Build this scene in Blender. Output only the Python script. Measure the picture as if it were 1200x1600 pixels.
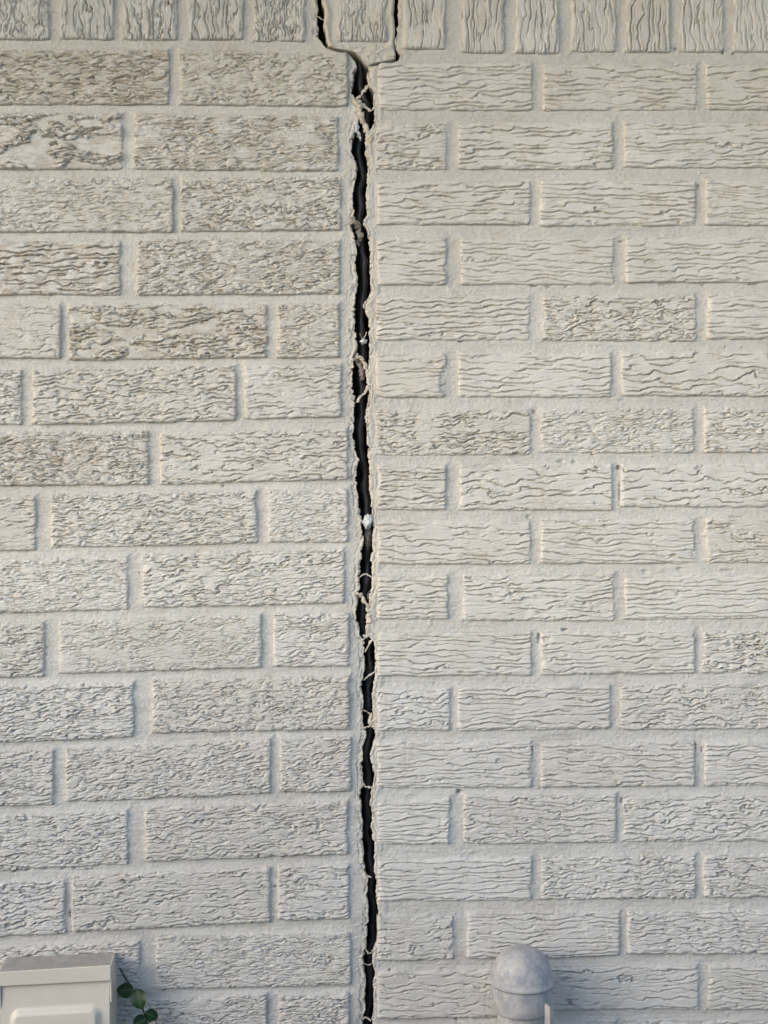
import bpy, math, random
import numpy as np

# ------------------------------------------------------------------ camera, sky, sun, exposure
D = 1.60            # metres from lens to the brick faces (plane Y = 0)
S = 0.000776        # metres per photograph pixel on the wall plane
ZC = 1.60           # height of the lens above the ground
sc = bpy.context.scene
for o in list(bpy.data.objects):
    bpy.data.objects.remove(o)

cd = bpy.data.cameras.new('camera')
cam = bpy.data.objects.new('camera', cd)
sc.collection.objects.link(cam)
cam.location = (0, -D, ZC)
cam.rotation_euler = (math.radians(90), 0, 0)
cd.sensor_fit = 'VERTICAL'
cd.sensor_height = 36.0
cd.lens = 36.0 * D / (1600 * S)
cd.clip_start = 0.02
cd.clip_end = 500
sc.camera = cam

SUN_AZ, SUN_EL = math.radians(55), math.radians(23)     # azimuth is measured from straight out of the wall towards the left
sdir = (-math.sin(SUN_AZ) * math.cos(SUN_EL), -math.cos(SUN_AZ) * math.cos(SUN_EL), math.sin(SUN_EL))
w = bpy.data.worlds.new('World')
sc.world = w
w.use_nodes = True
nt = w.node_tree
nt.nodes.clear()
sky = nt.nodes.new('ShaderNodeTexSky')
sky.sky_type = 'NISHITA'
sky.sun_disc = False
sky.sun_elevation = SUN_EL
sky.sun_rotation = math.atan2(sdir[0], sdir[1])
bg = nt.nodes.new('ShaderNodeBackground')
bg.inputs[1].default_value = 0.15
wo = nt.nodes.new('ShaderNodeOutputWorld')
nt.links.new(sky.outputs[0], bg.inputs[0])
nt.links.new(bg.outputs[0], wo.inputs[0])

sl = bpy.data.lights.new('sun', 'SUN')
sl.energy = 0.72
sl.angle = math.radians(62)
sl.color = (1.0, 0.85, 0.65)
sun = bpy.data.objects.new('sun', sl)
sc.collection.objects.link(sun)
from mathutils import Vector
sun.rotation_euler = Vector(sdir).to_track_quat('Z', 'Y').to_euler()
sun.location = (-3, -3, 4)

sc.view_settings.view_transform = 'Standard'
sc.view_settings.look = 'None'
sc.view_settings.gamma = 1
sc.view_settings.use_curve_mapping = False
sc.view_settings.exposure = 1.06
sc.cycles.use_denoising = True
sc.cycles.max_bounces = 4
sc.cycles.diffuse_bounces = 3

# ------------------------------------------------------------------ noise
rng = np.random.RandomState(7)
PERM = rng.permutation(1024)
ANG = rng.rand(1024) * 2 * np.pi
GX, GY = np.cos(ANG), np.sin(ANG)


def perlin(x, y, seed=0):
    x = np.asarray(x, dtype=np.float64) + 31.7 * seed
    y = np.asarray(y, dtype=np.float64) + 17.3 * seed
    xi, yi = np.floor(x), np.floor(y)
    fx, fy = x - xi, y - yi
    xi, yi = xi.astype(np.int64), yi.astype(np.int64)

    def g(ix, iy, dx, dy):
        h = PERM[(PERM[(ix + seed * 57) & 1023] + iy) & 1023]
        return GX[h] * dx + GY[h] * dy
    ux, uy = fx * fx * fx * (fx * (fx * 6 - 15) + 10), fy * fy * fy * (fy * (fy * 6 - 15) + 10)
    a = g(xi, yi, fx, fy)
    b = g(xi + 1, yi, fx - 1, fy)
    c = g(xi, yi + 1, fx, fy - 1)
    d = g(xi + 1, yi + 1, fx - 1, fy - 1)
    ab = a + ux * (b - a)
    cd_ = c + ux * (d - c)
    return (ab + uy * (cd_ - ab)) * 1.4


def fbm(x, y, seed=0, n=3, gain=0.5):
    t, a = 0, 1.0
    for i in range(n):
        t = t + a * perlin(x * 2 ** i, y * 2 ** i, seed + 3 * i)
        a *= gain
    return t


def sstep(a, b, x):
    t = np.clip((x - a) / (b - a), 0, 1)
    return t * t * (3 - 2 * t)


# ------------------------------------------------------------------ materials
def nodes_of(m):
    m.use_nodes = True
    t = m.node_tree
    t.nodes.clear()
    out = t.nodes.new('ShaderNodeOutputMaterial')
    b = t.nodes.new('ShaderNodeBsdfPrincipled')
    t.links.new(b.outputs[0], out.inputs[0])
    return t, b


def noise_node(t, vec, scale, detail=3, rough=0.5):
    n = t.nodes.new('ShaderNodeTexNoise')
    n.inputs['Scale'].default_value = scale
    n.inputs['Detail'].default_value = detail
    n.inputs['Roughness'].default_value = rough
    t.links.new(vec, n.inputs['Vector'])
    return n.outputs['Fac']


def ramp(t, fac, lo, hi, a=0.0, b=1.0):
    n = t.nodes.new('ShaderNodeMapRange')
    n.interpolation_type = 'SMOOTHSTEP'
    n.inputs[1].default_value = lo
    n.inputs[2].default_value = hi
    n.inputs[3].default_value = a
    n.inputs[4].default_value = b
    t.links.new(fac, n.inputs[0])
    return n.outputs[0]


def mixc(t, fac, c1, c2):
    n = t.nodes.new('ShaderNodeMix')
    n.data_type = 'RGBA'
    for sock, v in ((n.inputs[6], c1), (n.inputs[7], c2)):
        if isinstance(v, tuple):
            sock.default_value = (*v, 1)
        else:
            t.links.new(v, sock)
    if isinstance(fac, (int, float)):
        n.inputs[0].default_value = fac
    else:
        t.links.new(fac, n.inputs[0])
    return n.outputs[2]


def mul(t, a, b):
    n = t.nodes.new('ShaderNodeMath')
    n.operation = 'MULTIPLY'
    for i, v in enumerate((a, b)):
        if isinstance(v, (int, float)):
            n.inputs[i].default_value = v
        else:
            t.links.new(v, n.inputs[i])
    return n.outputs[0]


def bump(t, b, h, strength, dist, prev=None):
    n = t.nodes.new('ShaderNodeBump')
    n.inputs['Strength'].default_value = strength
    n.inputs['Distance'].default_value = dist
    t.links.new(h, n.inputs['Height'])
    if prev is not None:
        t.links.new(prev, n.inputs['Normal'])
    t.links.new(n.outputs[0], b.inputs['Normal'])
    return n.outputs[0]


def geo_pos(t):
    return t.nodes.new('ShaderNodeNewGeometry').outputs['Position']


def paint_material(name, stipple, bare=False, rnd=True, crackle=None, base=((0.62, 0.60, 0.562), (0.67, 0.652, 0.617))):
    m = bpy.data.materials.new(name)
    t, b = nodes_of(m)
    p = geo_pos(t)
    big = noise_node(t, p, 7, 2)
    col = mixc(t, ramp(t, big, 0.3, 0.7), base[0], base[1])
    if rnd:
        oi = t.nodes.new('ShaderNodeObjectInfo')
        col = mixc(t, mul(t, oi.outputs['Random'], 0.45), col, (0.545, 0.51, 0.445))
    # thin grime with a cloudy shape of its own
    g1 = ramp(t, noise_node(t, p, 23, 3, 0.65), 0.48, 0.70)
    g2 = ramp(t, noise_node(t, p, 190, 2, 0.6), 0.40, 0.66)
    col = mixc(t, mul(t, mul(t, g1, g2), 0.5), col, (0.40, 0.34, 0.25))
    if rnd:
        mp = t.nodes.new('ShaderNodeMapping')
        mp.inputs['Scale'].default_value = (0.45, 1, 1)
        t.links.new(p, mp.inputs['Vector'])
        dn = ramp(t, noise_node(t, mp.outputs[0], 120, 4, 0.7), 0.40, 0.62)
        col = mixc(t, mul(t, mul(t, dn, oi.outputs['Alpha']), 0.85), col, (0.30, 0.235, 0.155))  # per-brick brown holds dirt and some painted shade of the upper left
    # sparse dark specks
    sp = ramp(t, noise_node(t, p, 420, 1, 0.5), 0.735, 0.77)
    col = mixc(t, mul(t, sp, 0.65), col, (0.13, 0.11, 0.09))
    if bare:
        at = t.nodes.new('ShaderNodeAttribute')
        at.attribute_name = 'bare'
        cream = mixc(t, ramp(t, noise_node(t, p, 120, 4), 0.35, 0.7), (0.60, 0.545, 0.455), (0.65, 0.60, 0.52))
        col = mixc(t, at.outputs['Fac'], col, cream)
    t.links.new(col, b.inputs['Base Color'])
    b.inputs['Roughness'].default_value = 0.52
    b.inputs['Specular IOR Level'].default_value = 0.35
    n1 = bump(t, b, noise_node(t, p, 420, 2, 0.7), 0.7 * stipple, 0.0016)
    if crackle:
        mp2 = t.nodes.new('ShaderNodeMapping')
        mp2.inputs['Scale'].default_value = crackle
        nv = t.nodes.new('ShaderNodeTexNoise')
        nv.inputs['Scale'].default_value = 170
        nv.inputs['Detail'].default_value = 2
        t.links.new(p, nv.inputs['Vector'])
        va = t.nodes.new('ShaderNodeVectorMath')
        va.operation = 'MULTIPLY_ADD'
        t.links.new(nv.outputs['Color'], va.inputs[0])
        va.inputs[1].default_value = (0.010, 0.0, 0.010)
        t.links.new(p, va.inputs[2])
        t.links.new(va.outputs[0], mp2.inputs['Vector'])
        vo = t.nodes.new('ShaderNodeTexVoronoi')
        vo.feature = 'DISTANCE_TO_EDGE'
        vo.voronoi_dimensions = '2D'
        vo.inputs['Scale'].default_value = 150
        sx = t.nodes.new('ShaderNodeSeparateXYZ')
        t.links.new(mp2.outputs[0], sx.inputs[0])
        cx = t.nodes.new('ShaderNodeCombineXYZ')
        t.links.new(sx.outputs[0], cx.inputs[0])
        t.links.new(sx.outputs[2], cx.inputs[1])
        t.links.new(cx.outputs[0], vo.inputs['Vector'])
        ln = ramp(t, vo.outputs['Distance'], 0.0, 0.085)
        mk = ramp(t, noise_node(t, p, 42, 2, 0.6), 0.40, 0.58)
        mm = t.nodes.new('ShaderNodeMix')
        mm.data_type = 'FLOAT'
        sc3 = t.nodes.new('ShaderNodeSeparateColor')
        t.links.new(oi.outputs['Color'], sc3.inputs[0])
        t.links.new(mul(t, mk, sc3.outputs[0]), mm.inputs[0])
        mm.inputs[2].default_value = 1.0
        t.links.new(ln, mm.inputs[3])
        bump(t, b, mm.outputs[0], 0.8, 0.0010, n1)
    return m


MAT = {}
MAT['brick'] = paint_material('brick_paint', 0.5, crackle=(0.42, 1, 1))
MAT['brick_upright'] = paint_material('upright_brick_paint', 0.5, crackle=(1, 1, 0.42))
MAT['mortar'] = paint_material('mortar_paint', 0.9, rnd=False, base=((0.535, 0.515, 0.475), (0.585, 0.567, 0.528)))
MAT['sealant'] = paint_material('sealant_paint', 0.45, bare=True, rnd=False, base=((0.535, 0.515, 0.475), (0.585, 0.567, 0.528)))


def simple(name, c1, c2, scale, rough=0.5, bscale=600, bstr=0.3, bdist=0.0005, metallic=0.0, spec=0.5):
    m = bpy.data.materials.new(name)
    t, b = nodes_of(m)
    p = geo_pos(t)
    col = mixc(t, ramp(t, noise_node(t, p, scale, 4, 0.6), 0.32, 0.68), c1, c2)
    t.links.new(col, b.inputs['Base Color'])
    b.inputs['Roughness'].default_value = rough
    b.inputs['Metallic'].default_value = metallic
    b.inputs['Specular IOR Level'].default_value = spec
    bump(t, b, noise_node(t, p, bscale, 3, 0.6), bstr, bdist)
    return m


MAT['dark'] = simple('crack_dark', (0.010, 0.010, 0.011), (0.022, 0.021, 0.022), 60, 0.8)
MAT['rod'] = simple('black_foam', (0.008, 0.009, 0.013), (0.018, 0.020, 0.028), 80, 0.36, 160, 0.5, 0.002)
MAT['strand'] = simple('torn_sealant', (0.50, 0.44, 0.36), (0.68, 0.62, 0.53), 150, 0.6, 500, 0.6, 0.001)
MAT['strand_dark'] = simple('weathered_sealant', (0.13, 0.11, 0.10), (0.36, 0.32, 0.27), 220, 0.7, 500, 0.8, 0.001)
MAT['plug'] = simple('grey_plug', (0.035, 0.033, 0.035), (0.19, 0.17, 0.15), 330, 0.8, 420, 1.0, 0.002)
MAT['white'] = simple('white_foam', (0.50, 0.52, 0.56), (0.74, 0.75, 0.77), 300, 0.7, 500, 0.9, 0.001)
MAT['box'] = simple('box_enamel', (0.71, 0.65, 0.55), (0.75, 0.69, 0.59), 18, 0.42, 900, 0.12, 0.0004)
MAT['box_dust_shade'] = simple('dusty_shaded_enamel', (0.36, 0.335, 0.31), (0.45, 0.42, 0.39), 75, 0.6, 900, 0.2, 0.0004)  # dust plus the shade from above, both put into the lid colour
MAT['soffit'] = simple('soffit_paint', (0.50, 0.41, 0.28), (0.55, 0.455, 0.32), 6, 0.6)
MAT['ground'] = simple('dry_ground', (0.19, 0.17, 0.14), (0.26, 0.235, 0.195), 1.7, 0.9, 30, 0.5, 0.01)
MAT['fence'] = simple('sun_blocker_wood', (0.20, 0.19, 0.175), (0.28, 0.265, 0.245), 9, 0.8)
MAT['stem'] = simple('stem_bark', (0.030, 0.022, 0.018), (0.055, 0.040, 0.030), 300, 0.6)
MAT['bracket'] = simple('weathered_bracket', (0.34, 0.33, 0.32), (0.46, 0.44, 0.41), 150, 0.55, 500, 0.3, 0.0005)


def pipe_material():
    m = bpy.data.materials.new('weathered_cap')
    t, b = nodes_of(m)
    p = geo_pos(t)
    col = mixc(t, ramp(t, noise_node(t, p, 70, 6, 0.75), 0.38, 0.62), (0.31, 0.31, 0.335), (0.50, 0.485, 0.46))
    fine = noise_node(t, p, 520, 3, 0.7)
    col = mixc(t, mul(t, ramp(t, fine, 0.48, 0.60), 0.6), col, (0.40, 0.395, 0.41))
    col = mixc(t, ramp(t, noise_node(t, p, 120, 3, 0.6), 0.69, 0.72), col, (0.60, 0.56, 0.51))
    col = mixc(t, ramp(t, noise_node(t, p, 310, 2, 0.5), 0.70, 0.73), col, (0.66, 0.63, 0.58))
    t.links.new(col, b.inputs['Base Color'])
    b.inputs['Roughness'].default_value = 0.55
    n1 = bump(t, b, fine, 0.4, 0.0006)
    bump(t, b, noise_node(t, p, 60, 3), 0.2, 0.002, n1)
    return m


MAT['pipe'] = pipe_material()


def leaf_material():
    m = bpy.data.materials.new('glossy_leaf')
    t, b = nodes_of(m)
    p = geo_pos(t)
    oi = t.nodes.new('ShaderNodeObjectInfo')
    col = mixc(t, oi.outputs['Random'], (0.008, 0.030, 0.016), (0.014, 0.045, 0.012))
    col = mixc(t, ramp(t, noise_node(t, p, 260, 4), 0.4, 0.7, 0, 0.6), col, (0.020, 0.050, 0.022))
    at = t.nodes.new('ShaderNodeAttribute')
    at.attribute_name = 'rib'
    col = mixc(t, at.outputs['Fac'], col, (0.085, 0.13, 0.055))
    t.links.new(col, b.inputs['Base Color'])
    b.inputs['Roughness'].default_value = 0.38
    b.inputs['Specular IOR Level'].default_value = 0.4
    bump(t, b, noise_node(t, p, 900, 3), 0.3, 0.0005)
    return m


MAT['leaf'] = leaf_material()

# ------------------------------------------------------------------ object helpers
COL = sc.collection


def wx(px):
    return (np.asarray(px, dtype=np.float64) - 600) * S


def wz(py):
    return ZC + (800 - np.asarray(py, dtype=np.float64)) * S


def at(px, py, Y):
    """point at distance Y from the wall face that is seen at photograph position px, py"""
    k = (D + Y) / D
    return ((px - 600) * S * k, Y, ZC + (800 - py) * S * k)


def link(o, parent=None):
    COL.objects.link(o)
    if parent is not None:
        o.parent = parent
    return o


def mesh_obj(name, verts, faces, mat, parent=None, smooth=True, attr=None):
    verts = np.asarray(verts, dtype=np.float32)
    me = bpy.data.meshes.new(name)
    if isinstance(faces, np.ndarray) and faces.ndim == 2:
        n, k = faces.shape
        me.vertices.add(len(verts))
        me.vertices.foreach_set('co', verts.ravel())
        me.loops.add(n * k)
        me.loops.foreach_set('vertex_index', faces.astype(np.int32).ravel())
        me.polygons.add(n)
        me.polygons.foreach_set('loop_start', (np.arange(n) * k).astype(np.int32))
    else:
        me.from_pydata([tuple(v) for v in verts], [], [list(f) for f in faces])
    if smooth:
        me.polygons.foreach_set('use_smooth', np.ones(len(me.polygons), dtype=bool))
    me.update(calc_edges=True)
    me.validate()
    for an, av in (attr or {}).items():
        a = me.attributes.new(an, 'FLOAT', 'POINT')
        a.data.foreach_set('value', np.asarray(av, dtype=np.float32).ravel())
    me.materials.append(mat)
    return link(bpy.data.objects.new(name, me), parent)


def grid_faces(nr, nc, flip=False):
    i = np.arange(nr - 1)[:, None] * nc + np.arange(nc - 1)[None, :]
    f = np.stack([i, i + 1, i + nc + 1, i + nc], -1).reshape(-1, 4)
    return f[:, ::-1] if flip else f


def thing(name, label, cat, loc, group=None):
    o = bpy.data.objects.new(name, None)
    o.location = loc
    o['label'] = label
    o['category'] = cat
    if group:
        o['group'] = group
    o.empty_display_size = 0.05
    return link(o)


def box_obj(name, x0, x1, y0, y1, z0, z1, mat, parent=None):
    v = [(x, y, z) for x in (x0, x1) for y in (y0, y1) for z in (z0, z1)]
    f = [(0, 1, 3, 2), (4, 6, 7, 5), (0, 4, 5, 1), (2, 3, 7, 6), (0, 2, 6, 4), (1, 5, 7, 3)]
    return mesh_obj(name, v, f, mat, parent, smooth=False)


def set_parent_keep(root):
    """children were built in world coordinates: subtract the root's location"""
    inv = root.location.copy()
    for c in root.children:
        c.location = c.location - inv


# ------------------------------------------------------------------ layout, in photograph pixels on the wall plane
# (x0, x1, top at x0, top at x1, bottom at x0, bottom at x1, kind, options)
LEFT = [
    (-58, 264, 77, 77, 162, 162, dict(w=.75, dep=1.15, dirt_shade=.5)), (281, 543, 79, 82, 162, 165, dict(w=.9, lam=7, dirt_shade=.3)),
    (-132, 191, 176, 176, 263, 263, dict(flake=1, dep=1.7, dirt_shade=.45)), (209, 528, 176, 181, 263, 266, dict(w=.95, lam=4.6, dirt_shade=.5)),
    (-50, 270, 277, 277, 361, 361, dict(w=.9, lam=6, dep=.8, dirt_shade=.2)), (283, 533, 276, 276, 361, 358, dict(w=.95, lam=5.5)),
    (-134, 187, 377, 377, 460, 460, dict(w=.35, lam=7, dep=1.4, dirt_shade=.65)), (214, 531, 373, 375, 460, 458, dict(w=1, lam=4.6, dirt_shade=.4)),
    (-225, 94, 475, 475, 559, 559, dict(w=.6, lam=9, dep=.7)), (107, 417, 476, 474, 562, 558, dict(w=.7, flake=.6, dep=1.2, dirt_shade=.45)), (433, 530, 474, 474, 559, 557, dict(w=.9, dep=.75)),
    (-285, 33, 577, 577, 663, 663, dict(w=1)), (50, 368, 577, 571, 663, 656, dict(w=.7, lam=6.5)), (382, 533, 570, 568, 654, 650, dict(w=.55, lam=7)),
    (-86, 232, 675, 673, 759, 757, dict(w=1, lam=5, dep=1.05, dirt_shade=.4)), (250, 543, 675, 669, 757, 748, dict(w=.55, lam=7)),
    (-265, 55, 777, 775, 861, 860, dict(w=.7)), (80, 401, 772, 765, 856, 848, dict(w=.9, lam=5.5)), (419, 543, 765, 764, 848, 846, dict(w=1, lam=5, dep=.8)),
    (-120, 199, 874, 869, 962, 952, dict(w=1, lam=5, dep=.75)), (222, 538, 864, 857, 950, 942, dict(w=.75, lam=6)),
    (-250, 68, 979, 972, 1065, 1057, dict(w=.95)), (92, 408, 970, 960, 1053, 1043, dict(w=1, lam=5, dep=.7)), (428, 545, 958, 958, 1042, 1041, dict(w=.75, lam=6)),
    (-110, 208, 1074, 1067, 1164, 1152, dict(w=.85, lam=5)), (238, 546, 1062, 1056, 1146, 1139, dict(w=1, lam=7, dep=.9)),
    (-235, 83, 1180, 1172, 1268, 1257, dict(w=.85)), (102, 422, 1170, 1155, 1254, 1240, dict(w=.95, lam=5.5)), (438, 548, 1154, 1150, 1238, 1237, dict(w=.95, dep=.8)),
    (-120, 199, 1279, 1266, 1368, 1350, dict(w=.8, lam=5.5)), (226, 543, 1260, 1252, 1347, 1335, dict(w=.75, lam=5.5)),
    (-215, 101, 1386, 1376, 1474, 1459, dict(w=.7, lam=8)), (112, 421, 1370, 1355, 1457, 1441, dict(w=.55, lam=7, dep=1.1)), (434, 545, 1353, 1352, 1438, 1436, dict(w=.6, lam=6)),
    (-100, 218, 1486, 1471, 1572, 1556, dict(w=.9)), (243, 548, 1461, 1458, 1547, 1540, dict(w=1, lam=4.8, dep=.7)),
    (-215, 82, 1588, 1580, 1676, 1666, dict(w=.9, lo=1)), (98, 417, 1571, 1553, 1655, 1640, dict(w=.9, lam=5)), (435, 545, 1556, 1553, 1641, 1639, dict(w=.85, lam=5)),
    (-100, 218, 1682, 1668, 1770, 1756, dict(w=.9, lo=1)), (243, 548, 1660, 1652, 1746, 1740, dict(w=.9, lo=1)),
]
RIGHT = []
ROWS_R = [  # joints: 'a' rows break at 832/1090, 'b' rows at 698/958
    [(592, 832, 98, 98, 171, 171, {}), (849, 1090, 99, 99, 171, 171, {}), (1104, 1345, 100, 100, 170, 170, {})],
    [(588, 698, 192, 192, 264, 264, dict(w=.6, lam=6)), (716, 958, 191, 191, 263, 263, dict(lam=7)), (975, 1215, 191, 191, 261, 261, {})],
    [(590, 829, 282, 282, 350, 350, dict(dep=1.1)), (845, 1087, 282, 282, 352, 352, dict(w=.05, lam=6.5)), (1103, 1345, 281, 281, 351, 351, dict(w=.4, lam=5, dep=.75))],
    [(590, 697, 373, 373, 444, 444, {}), (720, 960, 371, 371, 444, 444, dict(dep=.75)), (978, 1219, 370, 370, 441, 440, dict(dep=.7))],
    [(588, 828, 462, 462, 531, 531, {}), (848, 1088, 460, 460, 532, 532, dict(w=.85, lam=6.5)), (1106, 1347, 460, 459, 529, 528, dict(w=.1))],
    [(588, 697, 552, 552, 620, 620, dict(w=.1, lam=7, dep=.7, chip=1)), (717, 955, 551, 551, 620, 620, dict(lam=7)), (972, 1213, 549, 549, 618, 618, dict(lam=9))],
    [(588, 829, 640, 639, 711, 710, dict(w=.8, lam=6)), (845, 1085, 638, 637, 707, 707, dict(w=.95, lam=5, dep=.8)), (1101, 1342, 637, 637, 707, 706, dict(w=.8, lam=6))],
    [(590, 697, 727, 727, 796, 796, dict(w=.35, lam=6)), (718, 957, 725, 725, 797, 797, dict(w=.2, lam=11, dep=1.1)), (971, 1212, 724, 724, 792, 792, dict(w=.2, lam=12, dep=1.1))],
    [(590, 829, 815, 814, 881, 881, dict(w=.2, lam=8)), (845, 1086, 811, 811, 880, 880, dict(w=.15)), (1104, 1345, 809, 809, 879, 878, dict(w=.7, lam=6))],
    [(590, 700, 898, 898, 967, 967, dict(w=.2)), (724, 960, 897, 896, 970, 970, dict(w=.3)), (977, 1218, 899, 899, 968, 966, dict(w=.1, dep=.8))],
    [(590, 831, 988, 987, 1056, 1055, dict(w=.12)), (846, 1086, 987, 986, 1055, 1052, dict(w=.2)), (1098, 1339, 985, 985, 1052, 1052, dict(w=.75, lam=5.5, dep=1.1))],
    [(590, 703, 1078, 1076, 1142, 1142, dict(w=.5)), (715, 954, 1074, 1070, 1142, 1139, dict(w=.12)), (970, 1211, 1069, 1067, 1140, 1139, dict(w=.6, lam=7, dep=1.2))],
    [(590, 831, 1159, 1159, 1231, 1230, dict(w=.2)), (846, 1086, 1161, 1159, 1230, 1228, dict(w=.2, lam=7)), (1102, 1343, 1160, 1159, 1228, 1227, dict(w=.2))],
    [(590, 703, 1250, 1247, 1320, 1320, dict(w=.15, lam=6)), (725, 963, 1242, 1240, 1319, 1317, dict(w=.5, lam=7)), (974, 1215, 1243, 1242, 1316, 1315, dict(w=.6, lam=8))],
    [(590, 831, 1343, 1340, 1409, 1407, dict(w=.12)), (846, 1087, 1339, 1336, 1407, 1404, dict(w=.7, lam=6.5, dep=1.1)), (1100, 1341, 1335, 1334, 1403, 1402, dict(w=.6, lam=7))],
    [(590, 708, 1433, 1432, 1502, 1500, dict(w=.6, lam=9)), (730, 969, 1427, 1424, 1499, 1494, dict(w=.15)), (981, 1222, 1424, 1422, 1491, 1490, dict(w=.6, lam=6))],
    [(590, 832, 1519, 1513, 1593, 1588, dict(w=.2, lam=9)), (846, 1092, 1511, 1508, 1580, 1577, dict(w=.15, lam=9, dep=1.1)), (1107, 1348, 1508, 1507, 1578, 1577, dict(w=.3))],
    [(590, 708, 1607, 1606, 1680, 1678, dict(w=.3)), (722, 963, 1600, 1596, 1670, 1668, dict(w=.3)), (978, 1219, 1595, 1594, 1666, 1665, dict(w=.3))],
    [(590, 832, 1694, 1692, 1766, 1764, dict(lo=1)), (846, 1092, 1688, 1685, 1756, 1754, dict(lo=1)), (1107, 1348, 1684, 1683, 1754, 1753, dict(lo=1))],
]
for r in ROWS_R:
    RIGHT += r
SOLD_L = [(-8, 76, -190, -190, 60, 60, dict(w=.85, dep=.8, dirt_shade=.3)), (94, 177, -190, -190, 59, 60, dict(w=.2, lam=9, dep=1.3)),
          (192, 276, -190, -190, 60, 61, dict(w=.3, lam=8, dep=1.2)), (295, 379, -190, -190, 60, 60, dict(w=.35, lam=7, dep=1.1)),
          (396, 477, -190, -190, 63, 63, dict(w=.9, lam=5, dep=.8)),
          (-109, -26, -190, -190, 60, 60, dict(lo=1))]
SOLD_R = [(630, 696, -175, -175, 75, 75, {}), (722, 788, -175, -175, 81, 81, dict(dep=1.1)), (806, 874, -175, -175, 82, 82, dict(chipl=1)),
          (893, 963, -175, -175, 80, 80, {}), (978, 1047, -175, -175, 80, 80, {}), (1062, 1130, -175, -175, 80, 80, {}),
          (1147, 1216, -175, -175, 80, 80, {}), (1233, 1302, -175, -175, 80, 80, dict(lo=1))]
LOOSE = [(527, 605, -190, -190, 63, 63, dict(w=.55, lam=7))]

# crack edges: y, x of the left wall's edge, x of the right wall's edge
CL = [(-400, 492), (0, 496), (30, 497), (60, 499.5), (72, 509.7), (77, 520), (80, 535), (82, 545.5), (90, 552), (103, 558.6), (115, 553.5), (130, 552),
      (142, 552), (150, 556), (160, 560), (172, 562), (185, 562), (194, 558.6), (204, 555), (220, 550.7), (235, 550), (248, 557), (258, 559.5), (270, 557.5),
      (288, 554), (300, 552), (320, 552.7), (335, 555), (343, 557), (350, 549), (358, 550.5), (372, 555), (395, 558), (420, 558), (445, 559), (460, 556),
      (468, 554.4), (485, 555.7), (497, 555), (515, 557), (530, 558.3), (545, 560), (555, 555), (565, 553), (580, 552.7), (600, 552.7), (615, 554.4), (628, 557),
      (640, 555), (665, 554), (690, 554.4), (710, 558), (718, 561.6), (735, 559.5), (755, 560), (790, 562), (805, 564.5), (825, 567), (850, 569), (860, 568),
      (875, 564.5), (900, 562.8), (920, 562.8), (928, 558.6), (945, 559.5), (960, 557), (980, 562), (993, 564.5), (1005, 569.6), (1020, 570.4), (1045, 569.6),
      (1062, 568), (1080, 567), (1110, 568), (1130, 568), (1137, 572), (1148, 573), (1160, 570.4), (1180, 566), (1200, 567), (1212, 569.6), (1225, 569.6),
      (1235, 566), (1260, 565), (1280, 566), (1305, 567), (1320, 569), (1345, 570), (1365, 573), (1375, 577), (1400, 574), (1425, 576.5), (1450, 575),
      (1475, 575), (1485, 571), (1500, 569), (1520, 571), (1550, 572), (1580, 572), (1595, 568), (1620, 570), (2200, 570)]
CR = [(-400, 618), (0, 620.7), (18, 622), (50, 620.7), (60, 618.2), (75, 618.8), (85, 623.6), (92, 622), (97, 612), (100, 592), (103, 577), (115, 573), (130, 572),
      (140, 580.5), (160, 582), (172, 585), (185, 585), (197, 580), (206, 572), (220, 568.7), (235, 568.7), (248, 572), (258, 575), (270, 573.5), (288, 572),
      (300, 569.6), (320, 571), (335, 572), (343, 566), (350, 565), (358, 573), (372, 574.6), (395, 576.7), (420, 576.7), (445, 576.7), (460, 576.5), (468, 573),
      (476, 566), (485, 568.7), (497, 572.6), (515, 574), (525, 574.6), (545, 576.7), (555, 576), (565, 574.5), (580, 575), (600, 575), (615, 574), (628, 573),
      (640, 570), (665, 571), (690, 571), (710, 572), (718, 572.6), (735, 574.6), (755, 576), (790, 577), (805, 579), (825, 580.5), (850, 581), (860, 581),
      (875, 578), (900, 579.7), (920, 578), (928, 576), (945, 574), (960, 573), (980, 572), (993, 572), (1000, 580), (1005, 583), (1020, 583), (1045, 585.3),
      (1062, 583), (1080, 582), (1110, 581), (1130, 579), (1137, 581), (1148, 585.6), (1160, 582), (1180, 578), (1200, 580.5), (1212, 583), (1225, 582.7),
      (1235, 579), (1260, 578), (1280, 579), (1305, 580.6), (1320, 583), (1345, 583.8), (1365, 584.5), (1375, 587), (1400, 586.6), (1425, 589), (1450, 588),
      (1475, 587), (1485, 583), (1500, 580.6), (1520, 583.4), (1550, 583.4), (1580, 583.4), (1595, 579), (1620, 581), (2200, 581)]
LA = [(-400, 498), (0, 502), (10, 506.5), (25, 505.5), (40, 505), (60, 509), (71, 513), (74, 522), (77, 540), (79, 550), (81, 557), (89.5, 564.5), (98, 570), (103, 575)]
LB = [(-400, 612), (0, 615.5), (18, 615.5), (35, 616.8), (50, 618.2), (60, 617.4), (75, 616.8), (85, 619.2), (90, 616), (94, 608), (97, 590), (100, 580), (103, 576.2)]


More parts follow.
